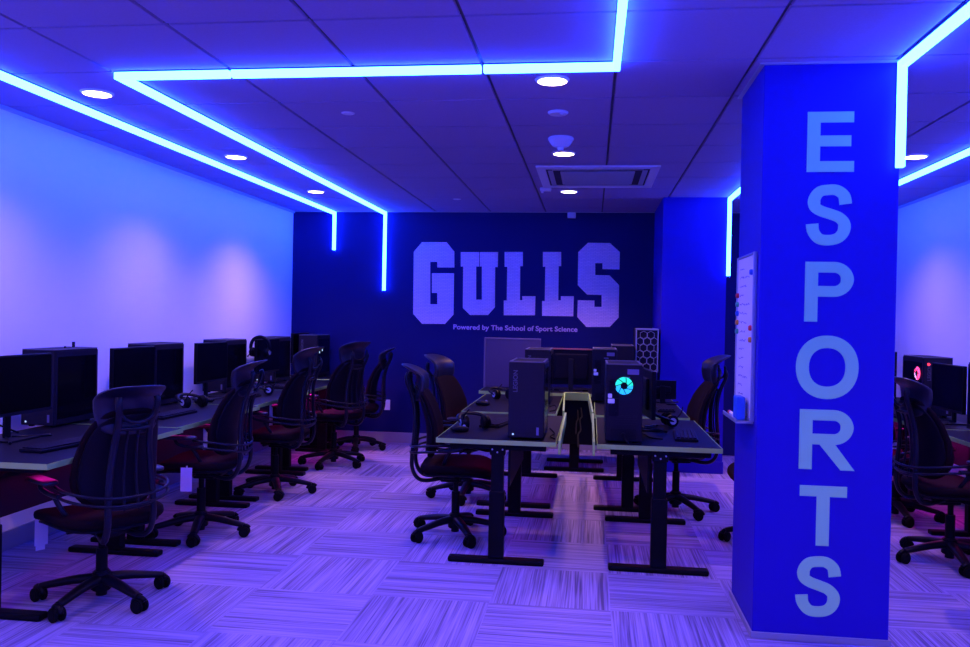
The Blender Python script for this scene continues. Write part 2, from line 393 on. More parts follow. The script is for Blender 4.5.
# ------------------------------------------------------------ wall lettering
# block letters as outlines in metres on the navy wall
def ray(px, py, Y):
    d = fwd+rt*((px-485)/f)+up*((323.5-py)/f); k = Y/d.y
    return (d.x*k, CZ+d.z*k)
YS = YB-.002
def conv(pts, ox, oy, sc): return [ray(ox+x/sc, oy+y/sc, YS) for x, y in pts]
A = 5.883; Bq = 3.731
G_ = conv([(130, 72), (275, 72), (320, 128), (320, 220), (220, 220), (220, 187), (178, 187), (178, 437), (220, 437), (220, 370), (188, 370), (188, 255), (318, 255), (315, 497), (265, 552), (130, 552), (78, 493), (82, 128)], 400, 230, A)
U_ = conv([(358, 130), (466, 130), (466, 215), (448, 215), (448, 410), (482, 410), (482, 215), (470, 215), (470, 130), (577, 130), (575, 218), (560, 218), (558, 455), (518, 500), (412, 500), (370, 458), (372, 215), (358, 215)], 400, 230, A)
L1_ = conv([(465, 82), (533, 82), (533, 135), (523, 135), (522, 262), (531, 262), (531, 247), (580, 247), (578, 318), (462, 318), (462, 263), (473, 263), (475, 137), (465, 137)], 380, 230, Bq)
L2_ = conv([(608, 82), (676, 82), (676, 135), (667, 135), (665, 262), (675, 262), (675, 247), (723, 247), (721, 322), (605, 320), (605, 265), (615, 265), (617, 137), (608, 137)], 380, 230, Bq)
S_ = conv([(400, 75), (530, 77), (587, 130), (585, 232), (485, 230), (485, 195), (443, 195), (443, 265), (527, 267), (583, 325), (580, 515), (528, 570), (390, 570), (337, 512), (340, 413), (438, 415), (438, 452), (480, 452), (480, 382), (395, 380), (340, 325), (343, 130)], 520, 230, A)
t = thing('wall_lettering', 'large lavender block letters GULLS with small tagline on the navy wall', 'lettering', (-.85, YS, 1.75))
for P_ in (G_, U_, L1_, L2_, S_):
    b = B(); poly(b, [(x+.85, z-1.75) for x, z in P_], -.004, 0); obj('block_letter', b, M['gulls'], t)
cu = bpy.data.curves.new('tagline', 'FONT'); cu.body = 'Powered by The School of Sport Science'; cu.size = .098; cu.extrude = .001; cu.offset = .0022
cu.align_x = 'LEFT'; cu.space_character = 1.02
tmp = bpy.data.objects.new('tagline_tmp', cu); C.objects.link(tmp)
bpy.context.view_layer.update(); dg = bpy.context.evaluated_depsgraph_get()
me = bpy.data.meshes.new_from_object(tmp.evaluated_get(dg)); bpy.data.objects.remove(tmp)
o = bpy.data.objects.new('tagline', me); C.objects.link(o); me.materials.clear(); me.materials.append(M['gulls'])
xa, za = ray(453, 330.0, YS); xb, zb = ray(577, 333.0, YS)
w = max(v.co.x for v in me.vertices)-min(v.co.x for v in me.vertices)
k = (xb-xa)/w
o.parent = t; o.rotation_euler = (PI/2, 0, 0); o.scale = (k, k*.92, 1); o.location = (xa+.85, -.002, (za+zb)/2-1.75+.012)

# ESPORTS down the pillar
t = thing('wall_lettering', 'tall pale grey letters ESPORTS running down the blue pillar', 'lettering', (1.03, PY0, 1.2))
HC, WC = .268, .202
def L_letter(ch, cx, cz, w=WC, h=HC):
    b = B(); y0, y1 = -.003, 0; x0, x1, z0, z1 = cx-w/2, cx+w/2, cz-h/2, cz+h/2; s = .056; hs = .048
    if ch == 'E': poly(b, [(x0, z0), (x1, z0), (x1, z0+hs), (x0+s, z0+hs), (x0+s, cz-hs/2+.004), (x1-.014, cz-hs/2+.004), (x1-.014, cz+hs/2+.004), (x0+s, cz+hs/2+.004), (x0+s, z1-hs), (x1-.004, z1-hs), (x1-.004, z1), (x0, z1)], y0, y1)
    elif ch == 'T': poly(b, [(cx-s/2, z0), (cx+s/2, z0), (cx+s/2, z1-hs), (x1, z1-hs), (x1, z1), (x0, z1), (x0, z1-hs), (cx-s/2, z1-hs)], y0, y1)
    elif ch == 'O':
        n = 48; stroke(b, [(cx+(w/2-s/2)*sq(math.cos(a), .92), cz+(h/2+.004-hs/2)*sq(math.sin(a), .92)) for a in [2*PI*i/n for i in range(n)]], s, y0, y1, True)
    elif ch in 'PR':
        rb = .078; zc = z1-rb
        poly(b, [(x0, z0), (x0+s, z0), (x0+s, z1), (x0, z1)], y0, y1)
        rr = rb-hs/2
        pth = [(x0+s, z1-hs/2)]+[(x1-rb+rr*1.05*math.cos(a), zc+rr*math.sin(a)) for a in [PI/2-PI*i/18 for i in range(19)]]+[(x0+s, z1-2*rb+hs/2)]
        stroke(b, pth, s, y0-.0003, y1, False, lambda d: hs*d+(1-d)*s*1.0 if d < 1 else hs)
        if ch == 'R':
            zz = z1-2*rb+.004; poly(b, [(x1-.058+.012, z0), (x1+.014, z0), (x0+s+.088, zz+.012), (x0+s+.028, zz)], y0-.0006, y1)
    elif ch == 'S':
        cp_ = [(.93, .70), (.88, .86), (.70, .955), (.48, .965), (.24, .93), (.105, .80), (.12, .655), (.28, .575), (.52, .52), (.76, .455), (.90, .345), (.885, .19), (.74, .075), (.50, .035), (.25, .06), (.09, .19), (.055, .335)]
        q = smooth_pts([(x, 0, z) for x, z in cp_], 5)
        pts = [(x0+.004+(.5+(p.x-.5)*.80)*w, z0+(.5+(p.z-.5)*.90)*h) for p in q]
        stroke(b, pts, s, y0, y1, False, lambda d: .047*d+(1-d)*.054)
    return b
for ch, cx, cz in zip('ESPORTS', (1.040, 1.036, 1.044, 1.046, 1.046, 1.042, 1.026), (2.238, 1.912, 1.569, 1.232, .908, .567, .249)):
    w_ = .268 if ch == 'O' else (.225 if ch == 'R' else WC)
    obj('letter', L_letter(ch, cx-1.03, cz-1.2, w_), M['vinyl'], t)

# outlet on the navy wall
t = thing('wall_outlet', 'white electrical outlet plate low on the navy wall', 'outlet', (-2.265, YB, .42))
b = B(); bx(b, -.036, .036, -.006, 0, -.058, .058, .002, 1); obj('cover_plate', b, M['paper'], t)
for dz in (-.022, .022):
    b = B(); cyl(b, (0, -.009, dz), (0, -.006, dz), .016, n=20); obj('socket', b, M['whiteplastic'], t)

# whiteboard on the pillar's left side
t = thing('whiteboard', 'narrow whiteboard with faint writing on the left side of the pillar', 'whiteboard', (PX0, 4.12, 1.36), 0)
y0, y1, z0, z1 = -.205, .205, -.38, .38
b = B(); bx(b, -.012, 0, y0, y1, z0, z1); obj('writing_surface', b, M['board'], t)
b = B()
for q in ((y0-.012, y0, z0-.012, z1+.012), (y1, y1+.012, z0-.012, z1+.012), (y0, y1, z1, z1+.012), (y0, y1, z0-.012, z0)): bx(b, -.018, 0, q[0], q[1], q[2], q[3], .002, 1)
obj('frame', b, M['alu'], t)
b = B(); bx(b, -.075, 0, y0+.0, y1-.03, z0-.022, z0-.014, .002, 1); bx(b, -.079, -.073, y0+.0, y1-.03, z0-.022, z0-.002, .002, 1); obj('pen_tray', b, M['alu'], t)
b = B()
for k in range(15):
    yy = y0+.04+random.random()*.03; zz = z1-.05-k*.044; ln = .10+random.random()*.20
    pts = []; n = int(ln/.012)
    for i in range(n): pts.append((-.0126, y1-.06-i*.012, zz+random.uniform(-.006, .006)))
    if len(pts) > 3: tube(b, pts, .0011, n=4, sm=0)
obj('handwriting', b, M['ink'], t)
bx0 = PX0-.012
for i, (yy, zz, m, c) in enumerate(((4.30, 1.56, 'red', 'pink-red'), (4.30, 1.515, 'green', 'green'), (4.30, 1.47, 'bluep', 'blue'), (4.30, 1.425, 'orange', 'orange'), (4.30, 1.38, 'green', 'green'), (3.95, 1.40, 'red', 'red'), (3.95, 1.345, 'orange', 'orange'), (3.95, 1.66, 'bluep', 'blue'))):
    b = B(); cyl(b, (0, 0, 0), (-.014, 0, 0), .014, .012, n=20, bev=.002)
    o = obj('magnet', b, M[m]); o.location = (bx0, yy, zz)
    lab = [c+' round magnet, topmost of the column at the whiteboard far edge', 'green round magnet just under the pink-red one on the whiteboard far edge', 'blue round magnet in the middle of the whiteboard far edge column', 'orange round magnet fourth down the whiteboard far edge', 'green round magnet lowest of the whiteboard far edge column', 'red round magnet near the whiteboard edge closest to the lettering', 'orange round magnet under the red one near the whiteboard near edge', 'blue magnet alone near the top of the whiteboard'][i]
    tag(o, lab, 'magnet', 'magnets on the whiteboard')
b = B(); bx(b, -.020, .020, -.05, .05, 0, .11, .008); o = obj('board_eraser', b, M['bluep']); o.location = (PX0-.047, 4.02, .9665); tag(o, 'blue board eraser propped in the whiteboard tray', 'eraser')
t = thing('marker_pen', 'red marker pen lying in the whiteboard tray at its far end', 'marker', (PX0-.055, 4.12, .976))
b = B(); cyl(b, (0, 0, 0), (0, .08, 0), .009, n=14); obj('barrel', b, M['paper'], t)
b = B(); cyl(b, (0, .08, 0), (0, .13, 0), .0095, n=14, bev=.002); obj('cap', b, M['red'], t)

# ------------------------------------------------------------ desks
DT = .735
def desk(name, label, x0, x1, y0, y1, top, leg_x, group, pink=None, rim=None, inset=.10):
    """legs are T posts with long feet across x at both ends in y"""
    cx, cy = (x0+x1)/2, (y0+y1)/2
    t = thing('gaming_desk', label, 'desk', (cx, cy, 0), 0, group)
    hx, hy = (x1-x0)/2, (y1-y0)/2
    b = B(); bx(b, -hx+.004, hx-.004, -hy+.004, hy-.004, top-.026, top, .002, 1); obj('desktop', b, M['desk'], t)
    b = B()
    bx(b, -hx, hx, -hy, -hy+.004, top-.027, top-.001); bx(b, -hx, hx, hy-.004, hy, top-.027, top-.001)
    bx(b, -hx, -hx+.004, -hy+.004, hy-.004, top-.027, top-.001); bx(b, hx-.004, hx, -hy+.004, hy-.004, top-.027, top-.001)
    obj('edge_band', b, M['edge'], t)
    lx = leg_x-cx
    for s in (-1, 1):
        yy = s*hy+(inset if s < 0 else -.10)
        b = B(); bx(b, lx-.044, lx+.044, yy-.03, yy+.03, .03, .42, .004, 1); bx(b, lx-.036, lx+.036, yy-.024, yy+.024, .40, top-.03, .003, 1)
        bx(b, lx-.044, lx+.044, yy-.03, yy+.03, top-.09, top-.027, .003, 1)
        L = obj('leg', b, M['metal'], t)
        fb = B(); fl = min(.28, hx-.02)
        bx(fb, max(lx-fl, -hx+.005), min(lx+fl, hx), yy-.035, yy+.035, 0.0, .032, .012, 2); obj('foot', fb, M['metal'], L)
        bb = B(); bx(bb, max(lx-.28, -hx+.01), min(lx+.28, hx-.01), yy-.02, yy+.02, top-.06, top-.026, .004, 1)
        obj('support_arm', bb, M['metal'], L)
        if s < 0:
            sb = B()
            for dx, dz in ((-.03, 0), (0, -.016), (.03, 0)): cyl(sb, (lx+dx, yy-.034, top-.056+dz), (lx+dx, yy-.029, top-.056+dz), .005, n=10)
            obj('bolt', sb, M['alu'], L)
    b = B(); bx(b, lx-.03, lx+.03, -hy+.13, hy-.13, top-.085, top-.035, .004, 1); obj('crossbeam', b, M['metal'], t)
    b = B(); sgn = 1 if (rim or 0) > 0 else -1
    bx(b, lx+sgn*.05, lx+sgn*.062, -hy+.16, hy-.16, .42, top-.05, .003, 1); obj('modesty_panel', b, M['mesh'], t)
    if pink:
        b = B(); bx(b, lx-sgn*.10-.012, lx-sgn*.10+.012, -hy+.2, hy-.2, top-.040, top-.028); obj('light_strip', b, M[pink], t)
    return t
DL_G = 'desks in a row along the left wall'
XD = -2.44
ys = [3.37, 4.61, 5.85, 7.09]
for i, y in enumerate(ys):
    x1 = [-2.385, -2.43, -2.48, -2.53][i]
    desk('gaming_desk', ['black desk with pale green edge nearest the camera along the left wall', 'black desk second from camera along the left wall, behind the nearest chair', 'black desk third from camera along the left wall', 'black desk fourth from camera along the left wall, glowing magenta underneath'][i],
         -3.20, x1, y, y+1.225, DT, -2.74, DL_G, 'pinkdim' if i < 3 else 'pink', -1)
desk('gaming_desk', 'short black desk in the far left corner against the navy wall', -3.20, -2.62, 8.34, 9.0, .745, -2.9, DL_G, 'pink', -1)
DC = 'desks in the double row in the middle of the room'
CD = [('left', -.884, -.187, 4.70, 6.00, .72, -.525), ('left', -.955, -.247, 6.09, 7.50, .722, -.56), ('right', .043, .737, 4.70, 6.00, .72, .40), ('right', .035, .722, 6.12, 7.50, .722, .29)]
LBL = ['black desk with pale edge holding the mesh-front tower in the middle left', 'black desk right behind the mesh-front tower in the middle left', 'black desk holding the cyan-lit tower in the middle right', 'black desk behind the cyan-lit tower with chair pulled up at right']
for (sd, x0, x1, y0, y1, tp, lx), l in zip(CD, LBL): desk('gaming_desk', l, x0, x1, y0, y1, tp, lx, DC, 'pinkdim', 1 if sd == 'left' else -1, inset=.045 if y0 < 5 else .10)
desk('gaming_desk', 'wide black desk set crosswise at the far end of the middle rows', -1.04, .62, 7.66, 8.34, .735, -.14, DC, 'pinkdim', -1)
b = B(); bx(b, -.80, .70, -.32, -.30, .26, .68, .003, 1); obj('modesty_panel', b, M['metal'], [x for x in C.objects if x.get('label', '').startswith('wide black desk')][0])
DRG = 'desks along the right wall'
for y, l in ((4.62, 'black desk along the right wall nearest the camera, cut by the frame'), (5.87, 'black desk with pale edge along the right wall behind the chair'), (7.12, 'black desk farthest along the right wall past the pillar')):
    desk('gaming_desk', l, 2.25, 2.95, y, y+1.225, DT, 2.60, DRG, 'pinkdim' if y < 5 else 'pink', 1)
# pale boards of the cable trough between the two middle rows
t = thing('cable_trough', 'pale green edged cable trough running between the two middle desk rows', 'cable trough', (-.08, 6.1, 0))
def board(pts, z0, z1, w=.0065):
    b = B(); (xa, ya), (xb, yb) = pts
    v = []
    for (x, y) in ((xa-w, ya), (xa+w, ya), (xb+w, yb), (xb-w, yb)): v.append((x+.08, y-6.1))
    lo = [b.verts.new((x, y, z0)) for x, y in v]; hi = [b.verts.new((x, y, z1)) for x, y in v]
    b.faces.new(lo[::-1]); b.faces.new(hi)
    for i in range(4): b.faces.new((lo[i], lo[(i+1) % 4], hi[(i+1) % 4], hi[i]))
    return obj('side_board', b, M['edge'], t)
board(((-.166, 4.62), (-.176, 6.03)), .665, .742); board(((-.194, 6.10), (-.235, 7.58)), .665, .748)
board(((.026, 4.62), (.022, 6.03)), .665, .742); board(((.020, 6.10), (-.012, 7.58)), .665, .748)
b = B(); bx(b, -.235+.08, -.012+.08, 1.475, 1.493, .68, .752, .002, 1); obj('end_board', b, M['edge'], t)
b = B(); bx(b, -.20+.08, .0+.08, 1.50, 1.53, .70, .712); obj('bracket', b, M['metal'], t)
b = B(); tube(b, [(.0, 1.4, .62), (.012, 1.1, .58), (.0, .7, .60), (.012, .3, .57), (.0, -.2, .60), (.01, -.7, .58)], .006, n=8); tube(b, [(-.03, 1.4, .60), (-.02, 1.0, .57), (-.025, .6, .59), (-.02, 0, .57)], .005, n=8); obj('cable_bundle', b, M['rubber'], t)

# ------------------------------------------------------------ chairs
PV = Vector((-.14, 0, .45))
def make_chair(label):
    t = thing('office_chair', label, 'chair', (0, 0, 0), 0)
    # five star base
    b = B(); cyl(b, (0, 0, .055), (0, 0, .150), .048, .040, n=24, bev=.006); cyl(b, (0, 0, .03), (0, 0, .06), .026, n=20)
    for k in range(5):
        a = 2*PI*k/5+.35; c, s = math.cos(a), math.sin(a)
        tube(b, [(c*.02, s*.02, .112), (c*.12, s*.12, .104), (c*.22, s*.22, .086), (c*.29, s*.29, .072)], lambda q: .034-.012*q, n=12, flat=.72)
    obj('base', b, M['plastic'], t)
    for k in range(5):
        a = 2*PI*k/5+.35; c, s = math.cos(a)*.295, math.sin(a)*.295
        th = a+[.9, -.4, 1.8, .3, 2.4][k]; ux, uy = math.cos(th), math.sin(th)
        b = B()
        for sg in (-1, 1): cyl(b, (c+ux*sg*.008, s+uy*sg*.008, .033), (c+ux*sg*.030, s+uy*sg*.030, .033), .033, n=22, bev=.005)
        cyl(b, (c, s, .03), (c, s, .082), .009, n=12)
        w = obj('caster', b, M['rubber'], t)
        h = B()
        arc = [(c+(-uy)*.037*math.cos(q), s+ux*.037*math.cos(q), .034+.038*math.sin(q)) for q in [PI*.05+PI*.75*i/8 for i in range(9)]]
        tube(h, arc, .013, n=8, sm=0, flat=1.0); obj('hood', h, M['plastic'], w)
    # gas lift
    b = B(); cyl(b, (0, 0, .12), (0, 0, .27), .027, n=24); cyl(b, (0, 0, .26), (0, 0, .38), .0165, n=20); obj('gas_lift', b, M['metal'], t)
    # mechanism
    b = B(); bx(b, -.15, .10, -.07, .07, .355, .40, .015); bx(b, -.10, .04, -.045, .045, .335, .36, .01)
    cyl(b, (.02, -.16, .37), (.02, .16, .37), .011, n=12)
    tube(b, [(.0, -.06, .37), (.02, -.15, .365), (.02, -.21, .36)], .007, n=8)
    obj('mechanism', b, M['plastic'], t)
    # seat
    def sf(p):
        x, y, z = p
        k = max(0, (x-.08)/.17)
        z -= .035*k*k
        z += .018*(abs(y)/.25)**2.2*(1 if z > -.1 else 1)-.004
        if x < -.1: y *= 1-.5*(-.1-x)
        return Vector((x+.02, y, z+.438))
    b = B(); pad(b, .245, .255, .036, .55, .42, sf); obj('seat', b, M['fabric'], t)
    b = B(); pad(b, .225, .235, .014, .5, .42, lambda p: sf(Vector((p.x, p.y, p.z-.034)))); obj('seat_pan', b, M['plastic'], t)
    # back parts have their origin at the recline pivot
    def O(name, b, m, par=t):
        for v in b.verts: v.co -= PV
        o = obj(name, b, m, par); o.location = PV; return o
    def bf(p):
        x, y, z = p   # x thickness, y width, z height
        u = (z+.235)/.47
        yy = y*(1.0-.42*max(0, u-.35)**1.25) * (1-.12*max(0, .2-u)*5)
        xx = x - .055*(yy/.22)**2*(-1) - .02
        lean = -.10*u - .05*math.sin(u*PI)*(-1) - .02
        return Vector((xx+lean-.135, yy, z+.735))
    b = B(); pad(b, .022, .212, .240, .5, .55, bf, nu=30, nv=24); O('backrest', b, M['fabric'])
    b = B(); pad(b, .010, .195, .215, .5, .55, lambda p: bf(p)+Vector((-.026, 0, 0)), nu=30, nv=20); O('back_shell', b, M['plastic'])
    # frame: two rear uprights looping from under the seat
    b = B()
    for s in (-1, 1):
        tube(b, [(-.05, s*.05, .375), (-.18, s*.085, .352), (-.245, s*.105, .375), (-.278, s*.110, .45), (-.276, s*.108, .56), (-.270, s*.098, .68), (-.275, s*.085, .80), (-.300, s*.078, .90), (-.326, s*.088, .965), (-.334, s*.094, 1.01), (-.326, s*.090, 1.035)], .0130, n=10, nrm=(0, 1, 0), flat=1.25)
    tube(b, [(-.300, -.080, .89), (-.300, 0, .885), (-.300, .080, .89)], .010, n=8)
    tube(b, [(-.278, -.108, .52), (-.288, 0, .515), (-.278, .108, .52)], .010, n=8)
    for s in (-1, 1): tube(b, [(-.285, s*.035, .50), (-.262, s*.030, .65), (-.272, s*.026, .80), (-.295, s*.025, .885)], .006, n=8)
    O('back_frame', b, M['frame'])
    b = B()
    for dz in (0, .038):
        tube(b, [(-.02, -.235, .565+dz), (-.15, -.245, .560+dz), (-.25, -.19, .545+dz), (-.290, -.09, .53+dz), (-.298, 0, .528+dz), (-.290, .09, .53+dz), (-.25, .19, .545+dz), (-.15, .245, .560+dz), (-.02, .235, .565+dz)], .0075, n=8)
    O('arm_loop', b, M['frame'])
    # headrest
    def hf(p):
        x, y, z = p
        u = (z+.12)/.24
        curl = -.075*max(0, u-.66)**1.3*5.4
        xx = x+.085*(y/.16)**2*.38+curl+.018*math.sin(u*PI)
        yy = y*(.86+.18*u)
        zz = z - max(0, u-.8)*.03
        return Vector((xx-.272, yy, zz+1.005))
    b = B(); pad(b, .022, .165, .120, .5, .5, hf, nu=30, nv=22); O('headrest', b, M['leather'])
    b = B(); tube(b, [(-.322, -.092, 1.04), (-.328, -.086, .995), (-.322, -.05, .958), (-.318, 0, .945), (-.322, .05, .958), (-.328, .086, .995), (-.322, .092, 1.04)], .009, n=8); O('headrest_yoke', b, M['frame'])
    # arms
    for s in (-1, 1):
        b = B(); pad(b, .115, .037, .013, .5, .45, lambda p: Vector((p.x+.055, p.y+s*.262, p.z+.628))); P_ = obj('armrest', b, M['leather'], t)
        h = B(); tube(h, [(.07, s*.262, .618), (.05, s*.268, .59), (-.01, s*.255, .572), (-.10, s*.25, .570)], .012, n=10); tube(h, [(-.02, s*.245, .575), (-.06, s*.22, .50), (-.08, s*.15, .41), (-.08, s*.06, .385)], .012, n=10); obj('arm_support', h, M['frame'], P_)
    return t
def place_chair(x, y, deg, label, group, hz=0, rec=0, spin=0, lift=0):
    r = dup(chair0, (x, y, 0), math.radians(deg), label, group)
    for c in r.children:
        n = c.name.split('.')[0]
        if n in ('backrest', 'back_shell', 'back_frame', 'arm_loop', 'headrest', 'headrest_yoke'):
            c.rotation_euler = (0, -math.radians(rec), 0)
            if n in ('headrest', 'headrest_yoke'): c.location = PV+Vector((-math.sin(math.radians(rec))*hz, 0, hz))
        if n in ('base', 'caster'): c.rotation_euler = (0, 0, math.radians(spin))
        if n not in ('base', 'caster'): c.location.z += lift
    return r
chair0 = make_chair('source')
CHAIRS = [
 (-2.36, 3.755, 148, 'black office chair nearest the camera at the left wall desks, seen from behind', 'chairs along the left wall desks', -.03, 0, 24, -.01),
 (-2.46, 4.99, 186, 'black office chair with a large white tag at the second left wall desk', 'chairs along the left wall desks', -.015, 2, 10, .028),
 (-2.47, 6.26, 174, 'black office chair at the third desk along the left wall', 'chairs along the left wall desks', .02, 0, 31, .03),
 (-2.40, 7.54, 150, 'black office chair at the fourth left wall desk above the magenta glow', 'chairs along the left wall desks', .02, 0, 20, .04),
 (-2.455, 8.48, 190, 'black office chair closest to the wall outlet by the navy wall', 'chairs along the left wall desks', -.03, 2, 2, .0),
 (-.855, 5.28, 6, 'black office chair at the middle left desk nearest the camera, seen in profile', 'chairs on the left of the middle rows', -.03, -1, 55, .02),
 (-.945, 6.43, -16, 'black office chair turned to the room behind the profile chair in the middle', 'chairs on the left of the middle rows', -.02, 0, 48, .02),
 (.65, 6.30, 186, 'black office chair facing left in front of the blue wall', 'chairs on the right of the middle rows', .03, 0, 19, .03),
 (1.18, 5.52, 180, 'black office chair almost hidden behind the pillar with one caster showing', 'chairs on the right of the middle rows', 0, 0, 55, .02),
 (2.17, 5.28, 8, 'black office chair just right of the pillar at the right wall desks', 'chairs along the right wall desks', -.02, 0, 21, .02),
 (2.26, 6.44, 6, 'black office chair behind the nearer chair right of the pillar', 'chairs along the right wall desks', 0, 0, 25, 0),
 (2.13, 4.12, 75, 'black office chair at right edge of the frame showing only a caster', 'chairs along the right wall desks', 0, 0, 21, 0)]
placed = [place_chair(c[0], c[1], c[2], c[3], c[4], c[5], c[6], c[7], c[8]) for c in CHAIRS]
for o in [g_ for c in chair0.children for g_ in c.children]+list(chair0.children)+[chair0]: bpy.data.objects.remove(o)
# white paper tags hanging under two seats
b = B(); bx(b, .250, .252, .150, .212, .26, .405); bx(b, .254, .256, .162, .205, .235, .29); obj('paper_tag', b, M['paper'], placed[0])
b = B(); bx(b, -.04, .03, .266, .268, .33, .475); bx(b, -.008, -.002, .255, .266, .47, .485); o = obj('paper_tag', b, M['paper'], placed[1])

# ------------------------------------------------------------ computers
def text_mesh(body, size, extrude=.0004, offset=.0):
    cu = bpy.data.curves.new('txt', 'FONT'); cu.body = body; cu.size = size; cu.extrude = extrude; cu.offset = offset; cu.align_x = 'CENTER'; cu.align_y = 'CENTER'
    tmp = bpy.data.objects.new('txt_tmp', cu); C.objects.link(tmp); bpy.context.view_layer.update()
    me = bpy.data.meshes.new_from_object(tmp.evaluated_get(bpy.context.evaluated_depsgraph_get())); bpy.data.objects.remove(tmp)
    me.materials.clear(); return me
TW, TD, TH = .205, .42, .455
legion = text_mesh('LEGION', .036, offset=.0008); legion.materials.append(M['logo'])
def make_tower(label, loc, rz, group, ring=None, rear=False, glass=1):
    """front faces -y; origin at the middle of the base"""
    t = thing('tower_computer', label, 'computer', loc, rz, group)
    hx, hy = TW/2, TD/2
    b = B(); bx(b, -hx, hx, -hy+.012, hy, .012, TH-.006, .004, 2); obj('case', b, M['case'], t)
    b = B()
    for sx in (-1, 1):
        for sy in (-1, 1): cyl(b, (sx*.07, sy*.16, 0), (sx*.07, sy*.16, .013), .016, .02, n=14)
    obj('feet', b, M['rubber'], t)
    b = B(); bx(b, -hx, hx, -hy, -hy+.014, .012, TH-.006, .005, 2); fr = obj('front_panel', b, M['mesh'], t)
    o = bpy.data.objects.new('logo_lettering', legion); C.objects.link(o); o.parent = fr; o.rotation_euler = (PI/2, -PI/2, 0); o.location = (-hx+.040, -hy-.0006, TH-.115)
    b = B(); bx(b, hx-.040, hx-.026, -hy-.001, -hy+.001, .03, .075); obj('sticker', b, M['label'], fr)
    b = B(); cyl(b, (-hx+.03, -hy-.001, .032), (-hx+.03, -hy+.002, .032), .006, n=14); obj('status_light', b, M['dot'], fr)
    b = B(); z = TH-.006
    for q in ((-hx, hx, -hy, -hy+.014), (-hx, hx, hy-.012, hy), (-hx, -hx+.012, -hy+.014, hy-.012), (hx-.012, hx, -hy+.014, hy-.012)): bx(b, q[0], q[1], q[2], q[3], z, z+.006, .002, 1)
    tp = obj('top_rim', b, M['caselight'], t)
    b = B(); bx(b, -hx+.012, hx-.012, -hy+.014, hy-.012, z-.001, z+.002); obj('top_grille', b, M['mesh'], tp)
    # side glass
    sg = glass
    b = B(); xg = sg*hx; bx(b, min(xg, xg+sg*.004), max(xg, xg+sg*.004), -hy+.025, hy-.02, .045, TH-.045, .001, 1); gl = obj('side_window', b, M['glass'], t)
    b = B()
    for q in ((-hy+.012, hy-.004, TH-.045, TH-.014), (-hy+.012, hy-.004, .014, .045), (-hy+.012, -hy+.026, .045, TH-.045), (hy-.02, hy-.004, .045, TH-.045)):
        bx(b, min(xg, xg+sg*.0045), max(xg, xg+sg*.0045), q[0], q[1], q[2], q[3])
    obj('window_frame', b, M['case'], gl)
    if ring == 'side':
        for i, (yy, zz) in enumerate(((-hy+.07, .27), (-hy+.02+.05, .19), (-hy+.16, .29))):
            b = B(); cyl(b, (xg+sg*.004, yy, zz), (xg+sg*.0065, yy, zz), .012, n=16); obj('status_light', b, M['dot'], gl)
    if ring in ('fan', 'sidefan'):
        on_side = ring == 'sidefan'
        def P3(r, a, d): # point on the fan face
            if on_side: return (xg+sg*(.004+d), -hy+.11+r*math.cos(a), TH-.13+r*math.sin(a))
            return (-r*math.cos(a)*1.0, hy+.001+d, TH-.125+r*math.sin(a))
        n = 36
        for k in range(4):
            b = B(); A0 = k*PI/2; arc = [P3(.034, A0+PI/2*i/8, .003) for i in range(9)]
            tube(b, arc, .0165, n=8, sm=0, flat=.35, nrm=(1, 0, 0) if on_side else (0, 1, 0)); obj('fan_light', b, (M['fancyan'] if k in (0, 1) else M['fanblue']) if not on_side else (M['fanred'] if k < 3 else M['fanlilac']), t)
        b = B(); cyl(b, P3(0, 0, .0), P3(0, 0, .010), .020, n=20)
        for k in range(7): a = 2*PI*k/7; tube(b, [P3(.018, a, .008), P3(.034, a+.35, .010), P3(.052, a+.5, .008)], .0022, n=6, sm=2)
        obj('fan', b, M['plastic'], t)
    if rear:
        b = B(); bx(b, hx-.075, hx-.018, hy-.001, hy+.003, TH-.30, TH-.095, .001, 1)
        for k in range(5): bx(b, hx-.068+(k % 2)*.022, hx-.052+(k % 2)*.022, hy+.002, hy+.008, TH-.285+k*.036, TH-.270+k*.036)
        obj('port_panel', b, M['plastic'], t)
        b = B(); bx(b, -hx+.02, hx-.02, hy-.001, hy+.002, .10, .16)
        for k in range(4): bx(b, -hx+.025, hx-.06, hy+.001, hy+.004, .104+k*.014, .110+k*.014)
        obj('expansion_slots', b, M['case'], t)
        b = B(); bx(b, -hx+.02, -hx+.085, hy-.001, hy+.0015, TH-.06, TH-.030); obj('sticker', b, M['label'], t)
        b = B(); bx(b, -hx+.07, -hx+.11, hy-.001, hy+.0015, TH-.082, TH-.074); obj('sticker', b, M['label'], t)
        b = B(); bx(b, hx-.05, hx-.012, hy+.002, hy+.028, TH-.225, TH-.20, .004); bx(b, hx-.035, hx-.012, hy+.002, hy+.022, TH-.195, TH-.172, .004); obj('plug', b, M['paper'], t)
        b = B(); bx(b, -hx+.03, hx-.03, hy-.001, hy+.002, .015, .085); cyl(b, (.0, hy, .05), (0, hy+.025, .05), .013); tube(b, [(0, hy+.02, .05), (-.01, hy+.05, .03), (-.04, hy+.06, .008), (-.10, hy+.04, .006)], .004); obj('power_supply', b, M['plastic'], t)
    return t
TG = 'tower computers on the left wall desks'
def tw(x0, x1, y0, z, label, group, rz=0, **k): return make_tower(label, ((x0+x1)/2, y0+TD/2, z), rz, group, **k)
tw(-3.285, -3.08, 4.40, DT, 'graphite tower computer nearest the camera on the left wall desks', TG)
tw(-3.285, -3.08, 5.50, DT, 'graphite tower computer on the second left wall desk, behind the nearest chair headrest', TG)
tw(-3.285, -3.08, 6.65, DT, 'graphite tower computer on the third left wall desk beside the hanging headset', TG)
tw(-3.285, -3.08, 7.74, DT, 'graphite tower computer on the fourth left wall desk', TG)
